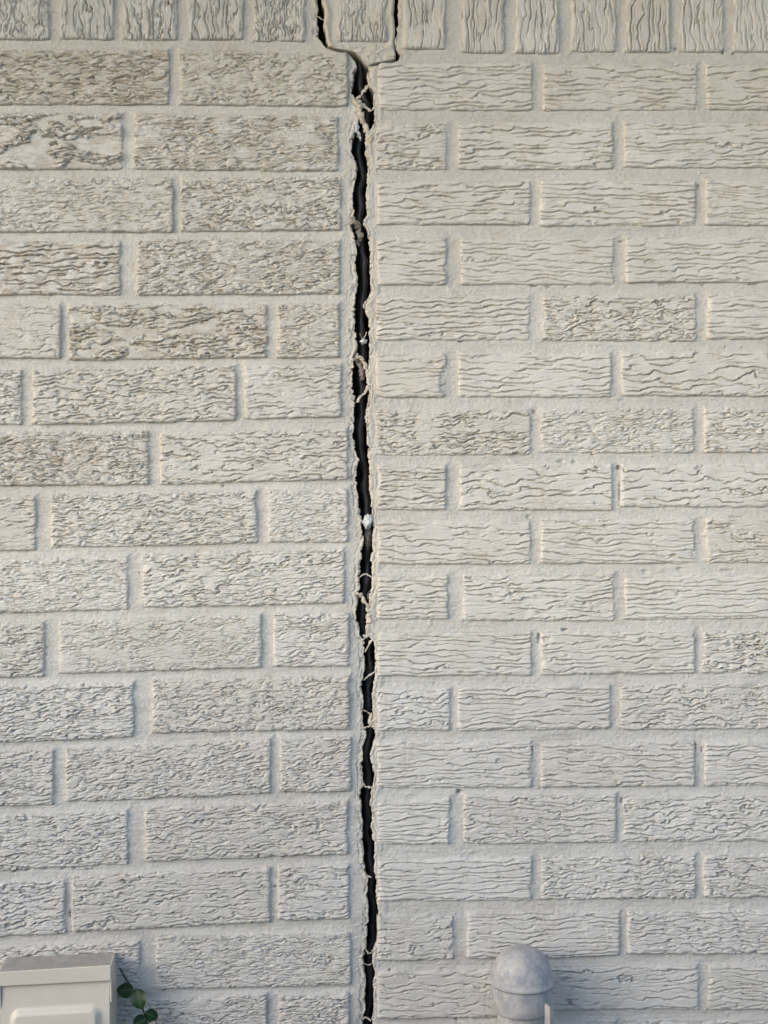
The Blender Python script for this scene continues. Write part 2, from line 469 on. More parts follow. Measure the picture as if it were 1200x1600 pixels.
def edge(tab, y, seed, amp=1.0):
    ys, xs = zip(*tab)
    x = np.interp(y, ys, xs)
    rj = np.random.RandomState(seed)
    k3 = np.arange(-420, 2220, 2.9) + rj.uniform(-1.2, 1.2, len(np.arange(-420, 2220, 2.9)))
    k9 = np.arange(-420, 2220, 10.0) + rj.uniform(-4, 4, len(np.arange(-420, 2220, 10.0)))
    fine = np.interp(y, k3, rj.uniform(-.8, .8, len(k3)) * (0.35 + rj.rand(len(k3))))
    mid_ = np.interp(y, k9, rj.uniform(-1.5, 1.5, len(k9)))
    sg = 1.0 if tab in (CR, LA) else -1.0
    bite = sstep(.30, .4, perlin(y / 6.0, y * 0 + 9.1, seed + 2))
    wide = np.where(y > 105, 1.0, 0.1 if tab in (CR, LB) else .7)
    return x + amp * (fine + mid_ + sg * (1.8 * bite + 1.1) * wide)


# ------------------------------------------------------------------ brick relief
def relief(A, B, a1, b1, seed, o, horizontal_res):
    """height in mm over a grid; A runs along the wrinkles, B across them (mm); a1, b1 are the grid axes"""
    wv = o.get('w', 0.18)
    lam = o.get('lam', 6.3)
    R = random.Random(seed)
    dep = o.get('dep', 1.0) * R.uniform(.85, 1.15) * (1.0 + .18 * wv)
    L1 = 75 - 45 * wv
    swirl = perlin(A / 45, B / 30, seed + 40)
    warp = (0.55 + 0.45 * wv) * perlin(A / L1, B / (lam * 2.4), seed) + 0.55 * perlin(A / (L1 * .42), B / (lam * 1.4), seed + 1)
    warp = warp + (0.16 + 0.55 * wv) * perlin(A / (13 - 3 * wv), B / 7.0, seed + 2) + (0.08 + 0.30 * wv) * perlin(A / 5.5, B / 3.6, seed + 3)
    warp = warp + (0.03 + 0.10 * wv) * perlin(A / 2.6, B / 2.0, seed + 4)
    f = (B + (0.02 + 0.05 * wv) * R.choice((-1, 1)) * A) / lam + warp
    g0 = np.gradient(f, b1, a1)
    gm = np.maximum(np.hypot(g0[0], g0[1]), 0.45 / lam)
    kk = np.round(f)
    d = (f - kk) / gm
    brk = perlin(A / (30 - 17 * wv) + kk * 7.37, kk * 3.11 + B * 0, seed + 5) + 0.35 * perlin(A / 9 + kk * 2.7, kk * 1.9 + B / 9, seed + 6)
    m = sstep(-0.55 + 0.16 * wv, -0.02 + 0.14 * wv, brk)
    wd = 0.53 + 0.20 * perlin(A / 20 + kk * 5.1, kk * 1.7 + B * 0, seed + 7)
    h = -(4.9 - .7 * wv) * dep * m * np.exp(-(d / wd) ** 2)
    up = 0.5 + 0.5 * np.tanh(d / 0.35)
    h = h + dep * m * (1.0 * up * np.exp(-np.abs(d) / 2.6) - 0.5 * (1 - up) * np.exp(-np.abs(d) / 1.8))
    # plates between the wrinkles sit at different heights
    bi = np.floor(f)
    h = h + dep * (0.75 + .45 * wv) * perlin(A / 30 + bi * 7.7, bi * 3.3 + B * 0, seed + 8)
    # second, finer family
    lam2 = lam * (0.56 - .1 * wv)
    f2 = (B - 0.03 * A) / lam2 + 1.1 * perlin(A / (38 - 22 * wv), B / 6.5, seed + 9) + (0.25 + 0.5 * wv) * perlin(A / 7.5, B / 4.5, seed + 10)
    g2 = np.gradient(f2, b1, a1)
    gm2 = np.maximum(np.hypot(g2[0], g2[1]), 0.5 / lam2)
    k2 = np.round(f2)
    d2 = (f2 - k2) / gm2
    m2 = sstep(0.02 - .06 * wv, 0.40 - .02 * wv, perlin(A / (20 - 8 * wv) + k2 * 5.3, k2 * 2.9 + B * 0, seed + 11))
    u2 = 0.5 + 0.5 * np.tanh(d2 / 0.35)
    h = h + dep * m2 * (0.75 + .35 * wv) * (-2.4 * np.exp(-(d2 / 0.52) ** 2) + 0.6 * u2 * np.exp(-np.abs(d2) / 1.6))
    # crumbly crust
    cr = np.abs(perlin(A / 11, B / 6.0, seed + 12)) + 0.38 * np.abs(perlin(A / 5.2, B / 3.2, seed + 13))
    crm = sstep(-0.25, 0.35, swirl)
    h = h + (0.20 + 0.9 * wv) * dep * (.25 + .75 * crm) * (np.minimum(cr, .34) - 0.30) * 2.6
    # a few plain scored lines across the brick
    for _ in range(R.randint(1, 4)):
        c = R.uniform(a1[0] + 10, a1[-1] - 10)
        ce = R.uniform(b1[0], b1[-1])
        ln = R.uniform(8, 30)
        dd = A - c - 0.5 * perlin(B / 9, B * 0 + c, seed)
        h = h - R.uniform(.3, .8) * np.exp(-(dd / 0.6) ** 2) * sstep(ln, ln * .6, np.abs(B - ce))
    # smooth trowelled or paint-filled patches
    sm = sstep(0.16, 0.42, perlin(A / 50, B / 22, seed + 20) + 0.35 * perlin(A / 12, B / 9, seed + 21))
    h = h * (1 - 0.85 * sm * (0.3 + .7 * R.random()))
    fl = o.get('flake', 0)
    if fl:
        q = perlin(A / 46, B / 15, seed + 30) + 0.45 * perlin(A / 16, B / 7, seed + 31) + 0.20 * perlin(A / 5, B / 3.2, seed + 32)
        th = 0.10 if fl > .8 else -0.12
        k = sstep(th - .03, th + .05, q)
        h = h * (0.05 + 1.0 * k) + (3.4 * k if fl > .8 else 1.8 * k) - 1.0
        h = h + 1.2 * k * np.abs(perlin(A / 9, B / 5, seed + 33)) - 2.6 * np.exp(-((q - th + .02) / 0.035) ** 2)
    h = h + 0.7 * perlin(A / 60, B / 40, seed + 22) + 0.10 * perlin(A / 2.2, B / 1.8, seed + 23)
    return h


INSET = [-0.5, 0.0, 0.25, 0.8, 1.7, 3.0]
DEPTH = [-15.0, -5.2, -2.9, -1.3, -0.45, -0.08]


def build_brick(spec, parent, seed, soldier=False, proud=0.0):
    x0, x1, t0, t1, b0, b1_, o = spec
    x0, x1, t0, t1, b0, b1_ = x0 - .8, x1 + .8, t0 - .8, t1 - .8, b0 + .8, b1_ + .8
    lo = o.get('lo', 0)
    W = (x1 - x0) * S * 1000
    H = ((b0 + b1_) - (t0 + t1)) / 2 * S * 1000
    dx, dz = (1.5, 0.66) if not soldier else (0.66, 1.5)
    if lo:
        dx, dz = 3.0, 2.0

    def axis(L, st):
        n = max(4, int((L - 8) / st))
        return np.concatenate([np.array(INSET), np.linspace(4.2, L - 4.2, n), L - np.array(INSET[::-1])])
    us, vs = axis(W, dx), axis(H, dz)
    U, V = np.meshgrid(us, vs)                 # V from the bottom up
    nu, nv = len(us), len(vs)
    iu = np.minimum(np.arange(nu), nu - 1 - np.arange(nu))
    iv = np.minimum(np.arange(nv), nv - 1 - np.arange(nv))
    ring = np.minimum(iu[None, :], iv[:, None])
    rd = np.where(ring < 6, np.array(DEPTH + [0])[np.minimum(ring, 6)], 0.0)
    if soldier:
        oo = dict(o)
        oo['dep'] = 1.2 * oo.get('dep', 1)
        oo.setdefault('w', .12)
        oo.setdefault('lam', 8.5)
        h = relief(V.T, U.T, vs, us, seed, oo, 1).T
    else:
        h = relief(U, V, us, vs, seed, o, 1)
    dist = np.minimum(np.minimum(U, W - U), np.minimum(V, H - V))
    h = h * sstep(-1.5, 2.2, dist + 1.2 * perlin(U / 8, V / 8, seed + 50))
    # worn arrises
    wear = np.maximum(0, perlin(U / 16, V / 16, seed + 51) - 0.12) * 5.0
    h = h - wear * sstep(5.5, 0.0, dist) * (ring > 0)
    if o.get('chip'):
        c = np.hypot((U - W) / 9, (V - H * .35) / 22)
        h = h - 3.2 * sstep(1.1, .6, c + .3 * perlin(U / 4, V / 4, seed))
    if o.get('chipl'):
        h = h + 1.6 * sstep(1.0, .5, np.hypot((U - 4) / 7, (V - 7) / 9) + .25 * perlin(U / 3, V / 3, seed))
    h = h + rd + proud
    # rounded corners in plan
    r = 5.0 if not o.get('chip') else 8.0
    cu, cv = U - W / 2, V - H / 2
    au, av = np.abs(cu), np.abs(cv)
    s_ = np.clip((au - (W / 2 - r)) / r, 0, 1.1)
    t_ = np.clip((av - (H / 2 - r)) / r, 0, 1.1)
    both = (s_ > 0) & (t_ > 0)
    au = np.where(both, W / 2 - r + r * s_ * np.sqrt(np.maximum(0, 1 - t_ * t_ / 2.6)), au)
    av = np.where(both, H / 2 - r + r * t_ * np.sqrt(np.maximum(0, 1 - s_ * s_ / 2.6)), av)
    cu, cv = np.sign(cu) * au, np.sign(cv) * av
    # uneven outline
    cu = cu + 0.9 * perlin(U / 26, V / 26, seed + 60) + 0.55 * perlin(U / 7, V / 7, seed + 61) + .3 * perlin(U / 2.6, V / 2.6, seed + 64)
    cv = cv + 0.9 * perlin(U / 30, V / 26, seed + 62) + 0.65 * perlin(U / 7, V / 7, seed + 63) + .35 * perlin(U / 2.8, V / 2.8, seed + 65)
    # bilinear placement on the wall (px)
    a = (cu / W) + 0.5
    b = (cv / H) + 0.5
    X = x0 + (x1 - x0) * a
    top = t0 + (t1 - t0) * a
    bot = b0 + (b1_ - b0) * a
    Y = bot + (top - bot) * b
    R = random.Random(seed + 5)
    tilt = R.uniform(-.8, .8) * (b - .5) + R.uniform(-1.0, 1.0) * (a - .5) + R.uniform(-.6, .6)
    h = h + tilt
    cxp, cyp = (x0 + x1) / 2, (t0 + b0) / 2
    P = np.stack([wx(X) - wx(cxp), -h / 1000.0, wz(Y) - wz(cyp)], -1).reshape(-1, 3)
    ob = mesh_obj('brick', P, grid_faces(nv, nu), MAT['brick_upright' if soldier else 'brick'], parent)
    ob.color = (max(0.0, o.get('w', .18) - .25) * .85, 1, 1, o.get('dirt_shade', 0.05))
    ob.location = (float(wx(cxp)) - parent.location.x, -parent.location.y, float(wz(cyp)) - parent.location.z)
    return ob


# ------------------------------------------------------------------ distance field to the bricks (px raster)
FX0, FY0, FX1, FY1 = -320, -240, 1420, 1800


def brick_field(specs):
    w_, h_ = FX1 - FX0 + 1, FY1 - FY0 + 1
    F = np.full((h_, w_), 30.0, dtype=np.float32)
    for x0, x1, t0, t1, b0, b1_, o in specs:
        xa, xb = max(FX0, int(x0) - 30), min(FX1, int(x1) + 30)
        ya, yb = max(FY0, int(min(t0, t1)) - 30), min(FY1, int(max(b0, b1_)) + 30)
        xs, ys = np.meshgrid(np.arange(xa, xb + 1), np.arange(ya, yb + 1))
        a = (xs - x0) / (x1 - x0)
        dxp = np.maximum(x0 - xs, xs - x1)
        dyp = np.maximum((t0 + (t1 - t0) * a) - ys, ys - (b0 + (b1_ - b0) * a))
        sd = np.hypot(np.maximum(dxp, 0), np.maximum(dyp, 0)) + np.minimum(np.maximum(dxp, dyp), 0)
        v = F[ya - FY0:yb - FY0 + 1, xa - FX0:xb - FX0 + 1]
        np.minimum(v, sd, out=v)
    return F


def sample(F, x, y):
    x = np.clip(x - FX0, 0, F.shape[1] - 1.001)
    y = np.clip(y - FY0, 0, F.shape[0] - 1.001)
    xi, yi = x.astype(int), y.astype(int)
    fx, fy = x - xi, y - yi
    return (F[yi, xi] * (1 - fx) + F[yi, xi + 1] * fx) * (1 - fy) + (F[yi + 1, xi] * (1 - fx) + F[yi + 1, xi + 1] * fx) * fy


ALL = LEFT + RIGHT + SOLD_L + SOLD_R + LOOSE
FIELD = brick_field(ALL)
GYF, GXF = np.gradient(FIELD)

# little holes and gaps in the joints: x, y, rx, ry, depth mm
PITS = [(883, 984, 5, 2.5, 9), (967, 731, 3.5, 5, 9), (969, 770, 1.6, 22, 5), (718, 1238, 5, 4, 9), (876, 721, 9, 2.5, 4), (897, 722, 6, 2, 4), (842, 998, 2, 11, 6),
        (1087, 1168, 2, 9, 8), (1098, 1172, 1.5, 7, 5), (972, 1252, 1.6, 6, 7), (692, 1515, 6, 2, 4), (609, 1518, 3, 4, 5), (835, 643, 3, 3, 6), (714, 1592, 2, 9, 8),
        (1063, 889, 6, 3, 4), (1010, 893, 6, 3, 3), (1138, 892, 16, 2.5, 3), (1150, 808, 14, 2, 4), (825, 808, 3, 4, 4), (832, 1172, 1.8, 6, 7), (720, 533, 5, 2, 6),
        (1053, 532, 6, 1.8, 5), (1037, 444, 8, 1.8, 6), (1100, 444, 5, 1.6, 5), (1180, 443, 12, 1.8, 6), (835, 446, 8, 1.8, 6), (857, 447, 6, 1.8, 5), (1092, 290, 4, 4, 5),
        (1131, 80, 2.5, 4, 8), (1147, 82, 3, 2, 7), (1057, 75, 4, 3, 6), (972, 376, 7, 2, 5), (927, 710, 5, 2, 6), (885, 447, 3, 2, 4), (255, 1549, 4, 2, 7), (348, 759, 3, 3, 4),
        (448, 1239, 4, 1.6, 6), (430, 1387, 1.6, 3, 7), (108, 1430, 1.6, 10, 5), (218, 897, 1.6, 6, 5), (52, 616, 1.6, 9, 4), (97, 1359, 6, 1.4, 6), (20, 1364, 3, 1.6, 7),
        (40, 1361, 5, 1.4, 6), (70, 1360, 4, 1.4, 5), (115, 1358, 4, 1.4, 6), (140, 1360, 10, 1.2, 4), (780, 1231, 4, 1.6, 6), (820, 1230, 4, 1.6, 6), (1160, 543, 3, 1.6, 4), (1135, 542, 2, 2, 4)]


def mortar_height(X, Y, side):
    """mm, relative to the brick faces"""
    sd = sample(FIELD, X, Y) * S * 1000
    gy = sample(GYF, X, Y)
    gx = sample(GXF, X, Y)
    xm, ym = X * S * 1000, Y * S * 1000
    base = -4.6 if side == 'L' else -3.7
    h = base + 0.9 * perlin(xm / 55, ym / 22, 300) + 0.45 * perlin(xm / 17, ym / 8, 301)
    below = np.clip(-gy, 0, 1)      # a brick lies under this point: a fillet climbs onto it
    above = np.clip(gy, 0, 1)       # a brick hangs over this point
    sidew = np.clip(np.abs(gx), 0, 1)
    fil = (2.8 + 2.0 * perlin(xm / 70, ym / 40, 320)) * below + 0.3 * above + 1.3 * sidew
    fil = fil * (0.75 + 0.6 * perlin(xm / 30, ym / 30, 302))
    h = h + fil * np.exp(-np.maximum(sd, 0) / 2.6) - 0.9 * above * np.exp(-np.maximum(sd, 0) / 1.6)
    # sanded, brushed-on texture
    h = h + 0.45 * perlin(xm / 5.2, ym / 3.6, 303) + 0.48 * perlin(xm / 2.4, ym / 2.1, 304)
    # smeared lumps
    lump = perlin(xm / 26, ym / 11, 305) + .4 * perlin(xm / 8, ym / 5, 306)
    h = h + 1.5 * sstep(.60, 1.05, lump)
    # dragged trowel lines along horizontal joints
    h = h - 0.55 * sstep(.5, .62, np.abs(perlin(xm / 90, ym / 2.6, 307))) * (1 - sidew)
    for px, py, rx, ry, dp in PITS:
        q = (np.abs(X - px) < rx * 2.5) & (np.abs(Y - py) < ry * 2.5)
        if q.any():
            e = np.hypot((X[q] - px) / (rx * .85), (Y[q] - py) / (ry * .85)) + 0.5 * perlin(X[q] / 3, Y[q] / 3, 308)
            h[q] = h[q] - .75 * dp * sstep(1.15, .55, e)
    return h, sd


def compact(P, faces, keep_face, extra=None):
    f = faces[keep_face]
    used = np.unique(f)
    mp = np.full(len(P), -1, dtype=np.int64)
    mp[used] = np.arange(len(used))
    return P[used], mp[f], (None if extra is None else extra[used])


def build_mortar(parent, side):
    ys = np.arange(-235, 1790, 1.45)
    if side == 'L':
        c = edge(CL, ys, 400) - 9
        x_in = c
        xs0 = np.arange(-300, 470, 1.9)
        tail = np.linspace(0, 1, 55)
        Xg = np.concatenate([np.repeat(xs0[None, :], len(ys), 0), 471.5 + (c[:, None] - 471.5) * tail[None, :]], 1)
    else:
        c = edge(CR, ys, 401) + 4
        xs0 = np.arange(640, 1400, 1.9)
        tail = np.linspace(0, 1, 42)
        Xg = np.concatenate([c[:, None] + (638.5 - c[:, None]) * tail[None, :], np.repeat(xs0[None, :], len(ys), 0)], 1)
    Yg = np.repeat(ys[:, None], Xg.shape[1], 1)
    h, sd = mortar_height(Xg, Yg, side)
    P = np.stack([wx(Xg), -h / 1000, wz(Yg)], -1).reshape(-1, 3)
    F = grid_faces(*Xg.shape, flip=True)
    deep = (sd.ravel() < -4.5)
    keep = ~deep[F].all(1)
    P, F, _ = compact(P, F, keep)
    o = mesh_obj('mortar', P - np.array(parent.location), F, MAT['mortar'], parent)
    return o


def build_bead(parent, side):
    ys = np.arange(-235, 1790, 1.0)
    if side == 'L':
        tab, sd_, seed = CL, -1, 400
        prof = [(27, -8), (22, -6.6), (18, -6.0), (14.5, -5.4), (12, -5.3), (10, -5.1), (8.5, -4.9), (7, -4.7), (5.5, -4.5), (4.2, -4.4), (3, -4.3), (2, -4.3), (1, -4.4), (.3, -4.7),
                (0, -5.4), (.2, -9), (1.2, -16), (3, -30), (6, -78)]
    else:
        tab, sd_, seed = CR, 1, 401
        prof = [(21, -8), (17.5, -6.0), (15, -4.6), (13.2, -3.7), (11.6, -3.1), (10, -2.8), (8.4, -2.6), (6.8, -2.5), (5.2, -2.5), (3.8, -2.6), (2.6, -2.7), (1.5, -2.9), (.6, -3.4), (0, -4.6),
                (.2, -9), (1.2, -16), (3, -30), (6, -78)]
    e0 = edge(tab, ys, seed, 1.15)
    e = np.array([p[0] for p in prof])
    hp = np.array([p[1] for p in prof])
    nedge = int(np.argmin(e))
    E = np.repeat(e[None, :], len(ys), 0)
    Yg = np.repeat(ys[:, None], len(e), 1)
    inside = np.arange(len(e)) > nedge
    # width of the raised lip wanders
    wl = 1 + 0.30 * perlin(ys / 60, ys * 0, 410 + seed) + 0.18 * perlin(ys / 17, ys * 0, 411 + seed)
    E = E * np.where(inside[None, :], 1, wl[:, None])
    X = e0[:, None] + sd_ * E
    # smooth the outer part of the strip so that it does not copy every nick of the edge
    h = np.repeat(hp[None, :], len(ys), 0)
    xm, ym = E * S * 1000, Yg * S * 1000
    amp = np.where(inside, 0.3, 1.0)[None, :]
    h = h + amp * (0.55 * perlin(xm / 2.6, ym / 22, 412 + seed) + 0.55 * perlin(xm / 2.2 + 5, ym / 6, 413 + seed) + 0.3 * perlin(xm / 1.2, ym / 2.2, 414 + seed))
    h = h + amp * 0.9 * perlin(ym / 40, xm * 0, 415 + seed)
    ec = (6.5 if side == 'R' else 8.5) + 2.6 * perlin(Yg / 70, Yg * 0, 425 + seed) + 1.0 * perlin(Yg / 12, Yg * 0, 426 + seed)
    ch = perlin(ym / 13, xm / 3.0, 428 + seed) + .5 * perlin(ym / 4.5, xm / 1.8, 429 + seed)
    h = h - amp * 2.3 * sstep(.22, .30, ch) * sstep(9, 4, E)
    h = h - amp * 1.0 * np.exp(-((E - ec) / .9) ** 2) * sstep(-.2, .2, perlin(Yg / 45, Yg * 0 + 3, 427 + seed))
    X = X + np.where(inside, 0, 1)[None, :] * 0.5 * perlin(xm / 2, ym / 3, 416 + seed)
    n = 2.6 * perlin(ym / 30, xm * 0 + 1, 417 + seed) + 1.6 * perlin(ym / 8, xm * 0 + 2, 418 + seed) + 0.8 * perlin(ym / 2.5, xm, 419 + seed)
    lim = 3.6 if side == 'L' else 7.0
    bare = np.where(inside[None, :], 0.75, sstep(1.2, -1.2, E - lim - n * (1.0 if side == 'L' else 1.6)))
    if side == 'R':
        bare = bare * (1 - 0.9 * sstep(.0, .25, perlin(xm / 2.5, ym / 26, 420)))
    if side == 'L':
        bare = bare * (1 - 0.9 * sstep(-.05, .2, perlin(ym / 45, xm / 6, 421)))
    P = np.stack([wx(X), -h / 1000, wz(Yg)], -1).reshape(-1, 3)
    F = grid_faces(len(ys), len(e), flip=(side == 'L'))
    mesh_obj('sealant_bead', P - np.array(parent.location), F, MAT['sealant'], parent, attr={'bare': bare})


def tube(name, pts, radii, mat, parent=None, seg=7, flat=1.0, noise=0.0, seed=0, sub=5):
    """a bent tube through pts (world) with a radius per point"""
    p = np.array(pts, dtype=float)
    r = np.array(radii, dtype=float)
    n = len(p)
    ts = np.linspace(0, n - 1, (n - 1) * sub + 1)
    # Catmull-Rom
    out, rr = [], []
    for t in ts:
        i = min(int(t), n - 2)
        f = t - i
        p0, p1, p2, p3 = p[max(i - 1, 0)], p[i], p[i + 1], p[min(i + 2, n - 1)]
        out.append(0.5 * ((2 * p1) + (-p0 + p2) * f + (2 * p0 - 5 * p1 + 4 * p2 - p3) * f * f + (-p0 + 3 * p1 - 3 * p2 + p3) * f ** 3))
        rr.append(r[i] * (1 - f) + r[i + 1] * f)
    out = np.array(out)
    rr = np.array(rr)
    if noise:
        k_ = np.arange(len(out))
        rr = rr * (1 + 1.1 * noise * perlin(k_ * .23, k_ * 0 + seed * 1.7, seed))
        js = float(np.mean(rr)) * noise * 1.6
        out[:, 0] += js * perlin(k_ * .31, k_ * 0 + 5.5, seed + 1)
        out[:, 2] += js * perlin(k_ * .27, k_ * 0 + 8.5, seed + 2)
    tan = np.gradient(out, axis=0)
    tan /= np.maximum(np.linalg.norm(tan, axis=1, keepdims=True), 1e-9)
    fwd = np.array([0, 1.0, 0])
    V = []
    for i in range(len(out)):
        a = np.cross(tan[i], fwd)
        if np.linalg.norm(a) < 1e-4:
            a = np.array([1.0, 0, 0])
        a /= np.linalg.norm(a)
        b = np.cross(a, tan[i])
        for k in range(seg):
            th = 2 * math.pi * k / seg
            q = 1 + (noise * float(perlin(i * .37 + k * 1.3, k * 2.1 + seed, seed)) if noise else 0)
            V.append(out[i] + rr[i] * q * (math.cos(th) * a + flat * math.sin(th) * b))
    F = []
    for i in range(len(out) - 1):
        for k in range(seg):
            k2 = (k + 1) % seg
            F.append((i * seg + k, i * seg + k2, (i + 1) * seg + k2, (i + 1) * seg + k))
    F.append(tuple(range(seg))[::-1])
    F.append(tuple(range((len(out) - 1) * seg, len(out) * seg)))
    V = np.array(V)
    if parent is not None:
        V = V - np.array(parent.location)
    return mesh_obj(name, V, F, mat, parent)


# ------------------------------------------------------------------ the setting
g = mesh_obj('ground', [(-120, -120, 0), (120, -120, 0), (120, 120, 0), (-120, 120, 0)], [(0, 1, 2, 3)], MAT['ground'], smooth=False)
g['kind'] = 'structure'
SOF = float(wz(-450))
eave = box_obj('unseen_eave', -4, 4, -0.70, 0.30, SOF, SOF + 0.16, MAT['soffit'])  # unseen eave; its depth and warm soffit shape the light on the top
fb = box_obj('frieze_board', -4, 4, -0.012, 0.10, float(wz(-236)), SOF - .001, MAT['soffit'])
fb['kind'] = 'structure'
eave['kind'] = 'structure'

# unseen fence added behind the camera to keep low sun off the wall's foot
def build_sun_blocker():
    V, F = [], []
    x = -7.0
    R = random.Random(3)
    while x < 5.0:
        hgt = 1.50 + R.uniform(-.01, .01)
        n = len(V)
        V += [(a, b, c) for a in (x, x + .138) for b in (-1.95, -1.93) for c in (0, hgt)]
        F += [tuple(n + k for k in f) for f in ((0, 1, 3, 2), (4, 6, 7, 5), (0, 4, 5, 1), (2, 3, 7, 6), (1, 5, 7, 3))]
        x += .141
    for z in (.3, .75, 1.2):
        n = len(V)
        V += [(a, b, c) for a in (-7.0, 5.0) for b in (-1.99, -1.951) for c in (z, z + .09)]
        F += [tuple(n + k for k in f) for f in ((0, 1, 3, 2), (4, 6, 7, 5), (0, 4, 5, 1), (2, 3, 7, 6), (0, 2, 6, 4), (1, 5, 7, 3))]
    o = mesh_obj('sun_blocking_fence', V, F, MAT['fence'], smooth=False)
    o['kind'] = 'structure'


build_sun_blocker()

# ------------------------------------------------------------------ the two walls
wl = thing('brick_wall', 'cream-grey painted wall of longer, bark-textured bricks left of the crack', 'brick wall', (float(wx(300)), 0.0, float(wz(1785))))
wr = thing('brick_wall', 'cream-grey painted wall of smaller, horizontally wrinkled bricks right of the crack', 'brick wall', (float(wx(900)), 0.0, float(wz(1785))))
lb = thing('loose_brick', 'loose upright painted brick with mortar between two cracks at the top', 'brick', (float(wx(566)), 0.0, float(wz(103))))

sd = 11
for s in LEFT:
    o_ = dict(s[6])
    o_.setdefault('w', .85)
    o_.setdefault('lam', 5.6)
    o_.setdefault('dirt_shade', .20 if s[2] < 500 else .06)  # upper rows browner: dirt plus the dim warm light there, in the colour
    build_brick(s[:6] + (o_,), wl, sd)
    sd += 7
for s in SOLD_L:
    build_brick(s[:6] + (dict({'dirt_shade': .18}, **s[6]),), wl, sd, soldier=True)
    sd += 7
for s in RIGHT:
    build_brick(s, wr, sd)
    sd += 7
for s in SOLD_R:
    build_brick(s, wr, sd, soldier=True)
    sd += 7
for s in LOOSE:
    build_brick(s, lb, sd, soldier=True, proud=0.5)
build_mortar(wl, 'L')
build_mortar(wr, 'R')
build_bead(wl, 'L')
build_bead(wr, 'R')


def build_loose_mortar(parent):
    ys = np.concatenate([np.arange(-235, 60, 2.0), np.arange(60, 103.2, 0.6)])
    A = edge(LA, ys, 430, 1.2)
    B = edge(LB, ys, 431, 1.0)
    t = np.concatenate([[0, 0, 0], np.linspace(0, 1, 64), [1, 1, 1]])
    X = A[:, None] + np.maximum(B - A, .5)[:, None] * t[None, :]
    Y = np.repeat(ys[:, None], len(t), 1)
    h, _ = mortar_height(X, Y, 'R')
    ea = np.minimum(X - A[:, None], B[:, None] - X)
    wlip = 1 + .4 * perlin(Y / 14, X * 0, 432)
    lip = sstep(13, 4, ea * wlip) * sstep(0, 2.5, ea)
    h = h + 2.6 * lip * (Y < 72) - 1.8 * sstep(2.2, 0, ea)
    apron = sstep(66, 74, Y)
    h = h + apron * (1.6 + 1.5 * perlin(X / 16, Y / 7, 433) + .9 * perlin(X / 5, Y / 3.5, 434))
    dz = np.zeros(len(t))
    dz[:3] = (-70, -25, -8)
    dz[-3:] = (-8, -25, -70)
    h = h + dz[None, :]
    bare = sstep(9, 4, ea + 3 * perlin(X / 5, Y / 16, 435)) * (Y < 70) + .55 * apron * sstep(-.1, .3, perlin(X / 9, Y / 6, 436))
    bare = np.clip(bare, 0, 1)
    P = np.stack([wx(X), -h / 1000, wz(Y)], -1).reshape(-1, 3)
    # turn the bottom edge back into the gap
    last = P.reshape(len(ys), len(t), 3)[-1].copy()
    last[:, 1] += 0.05
    P = np.concatenate([P, last])
    bare = np.concatenate([bare.ravel(), np.ones(len(t)) * .6])
    mesh_obj('mortar', P - np.array(parent.location), grid_faces(len(ys) + 1, len(t), flip=True), MAT['sealant'], parent, attr={'bare': bare})


build_loose_mortar(lb)

# what lies in the depth of the crack
sh = box_obj('crack_backing', float(wx(-300)), float(wx(1400)), 0.078, 0.10, float(wz(1790)), float(wz(-234)), MAT['dark'])  # black sheet: the deep shade of the crack put into its colour
sh['label'] = 'black backing sheet put in for the dark depth of the open crack'
sh['category'] = 'backing sheet'
ys = np.linspace(20, 1720, 70)
mid = (edge(CL, ys, 400, 0) + edge(CR, ys, 401, 0)) / 2
mid = np.where(ys < 110, 562, mid)
pts = [(float(wx(m_ + 2.5 * perlin(np.array(y / 45.), np.array(1.5), 77))), 0.024 + 0.006 * float(perlin(np.array(y / 70.), np.array(.5), 78)), float(wz(y))) for m_, y in zip(mid, ys)]
rod = tube('backer_rod', pts, [0.0042 + 0.0016 * float(perlin(np.array(y / 30.), np.array(4.5), 79)) for y in ys], MAT['rod'], None, seg=10, noise=.35, seed=5, sub=3)
rod['label'] = 'black foam backer rod squeezed inside the long vertical crack'
rod['category'] = 'backer rod'

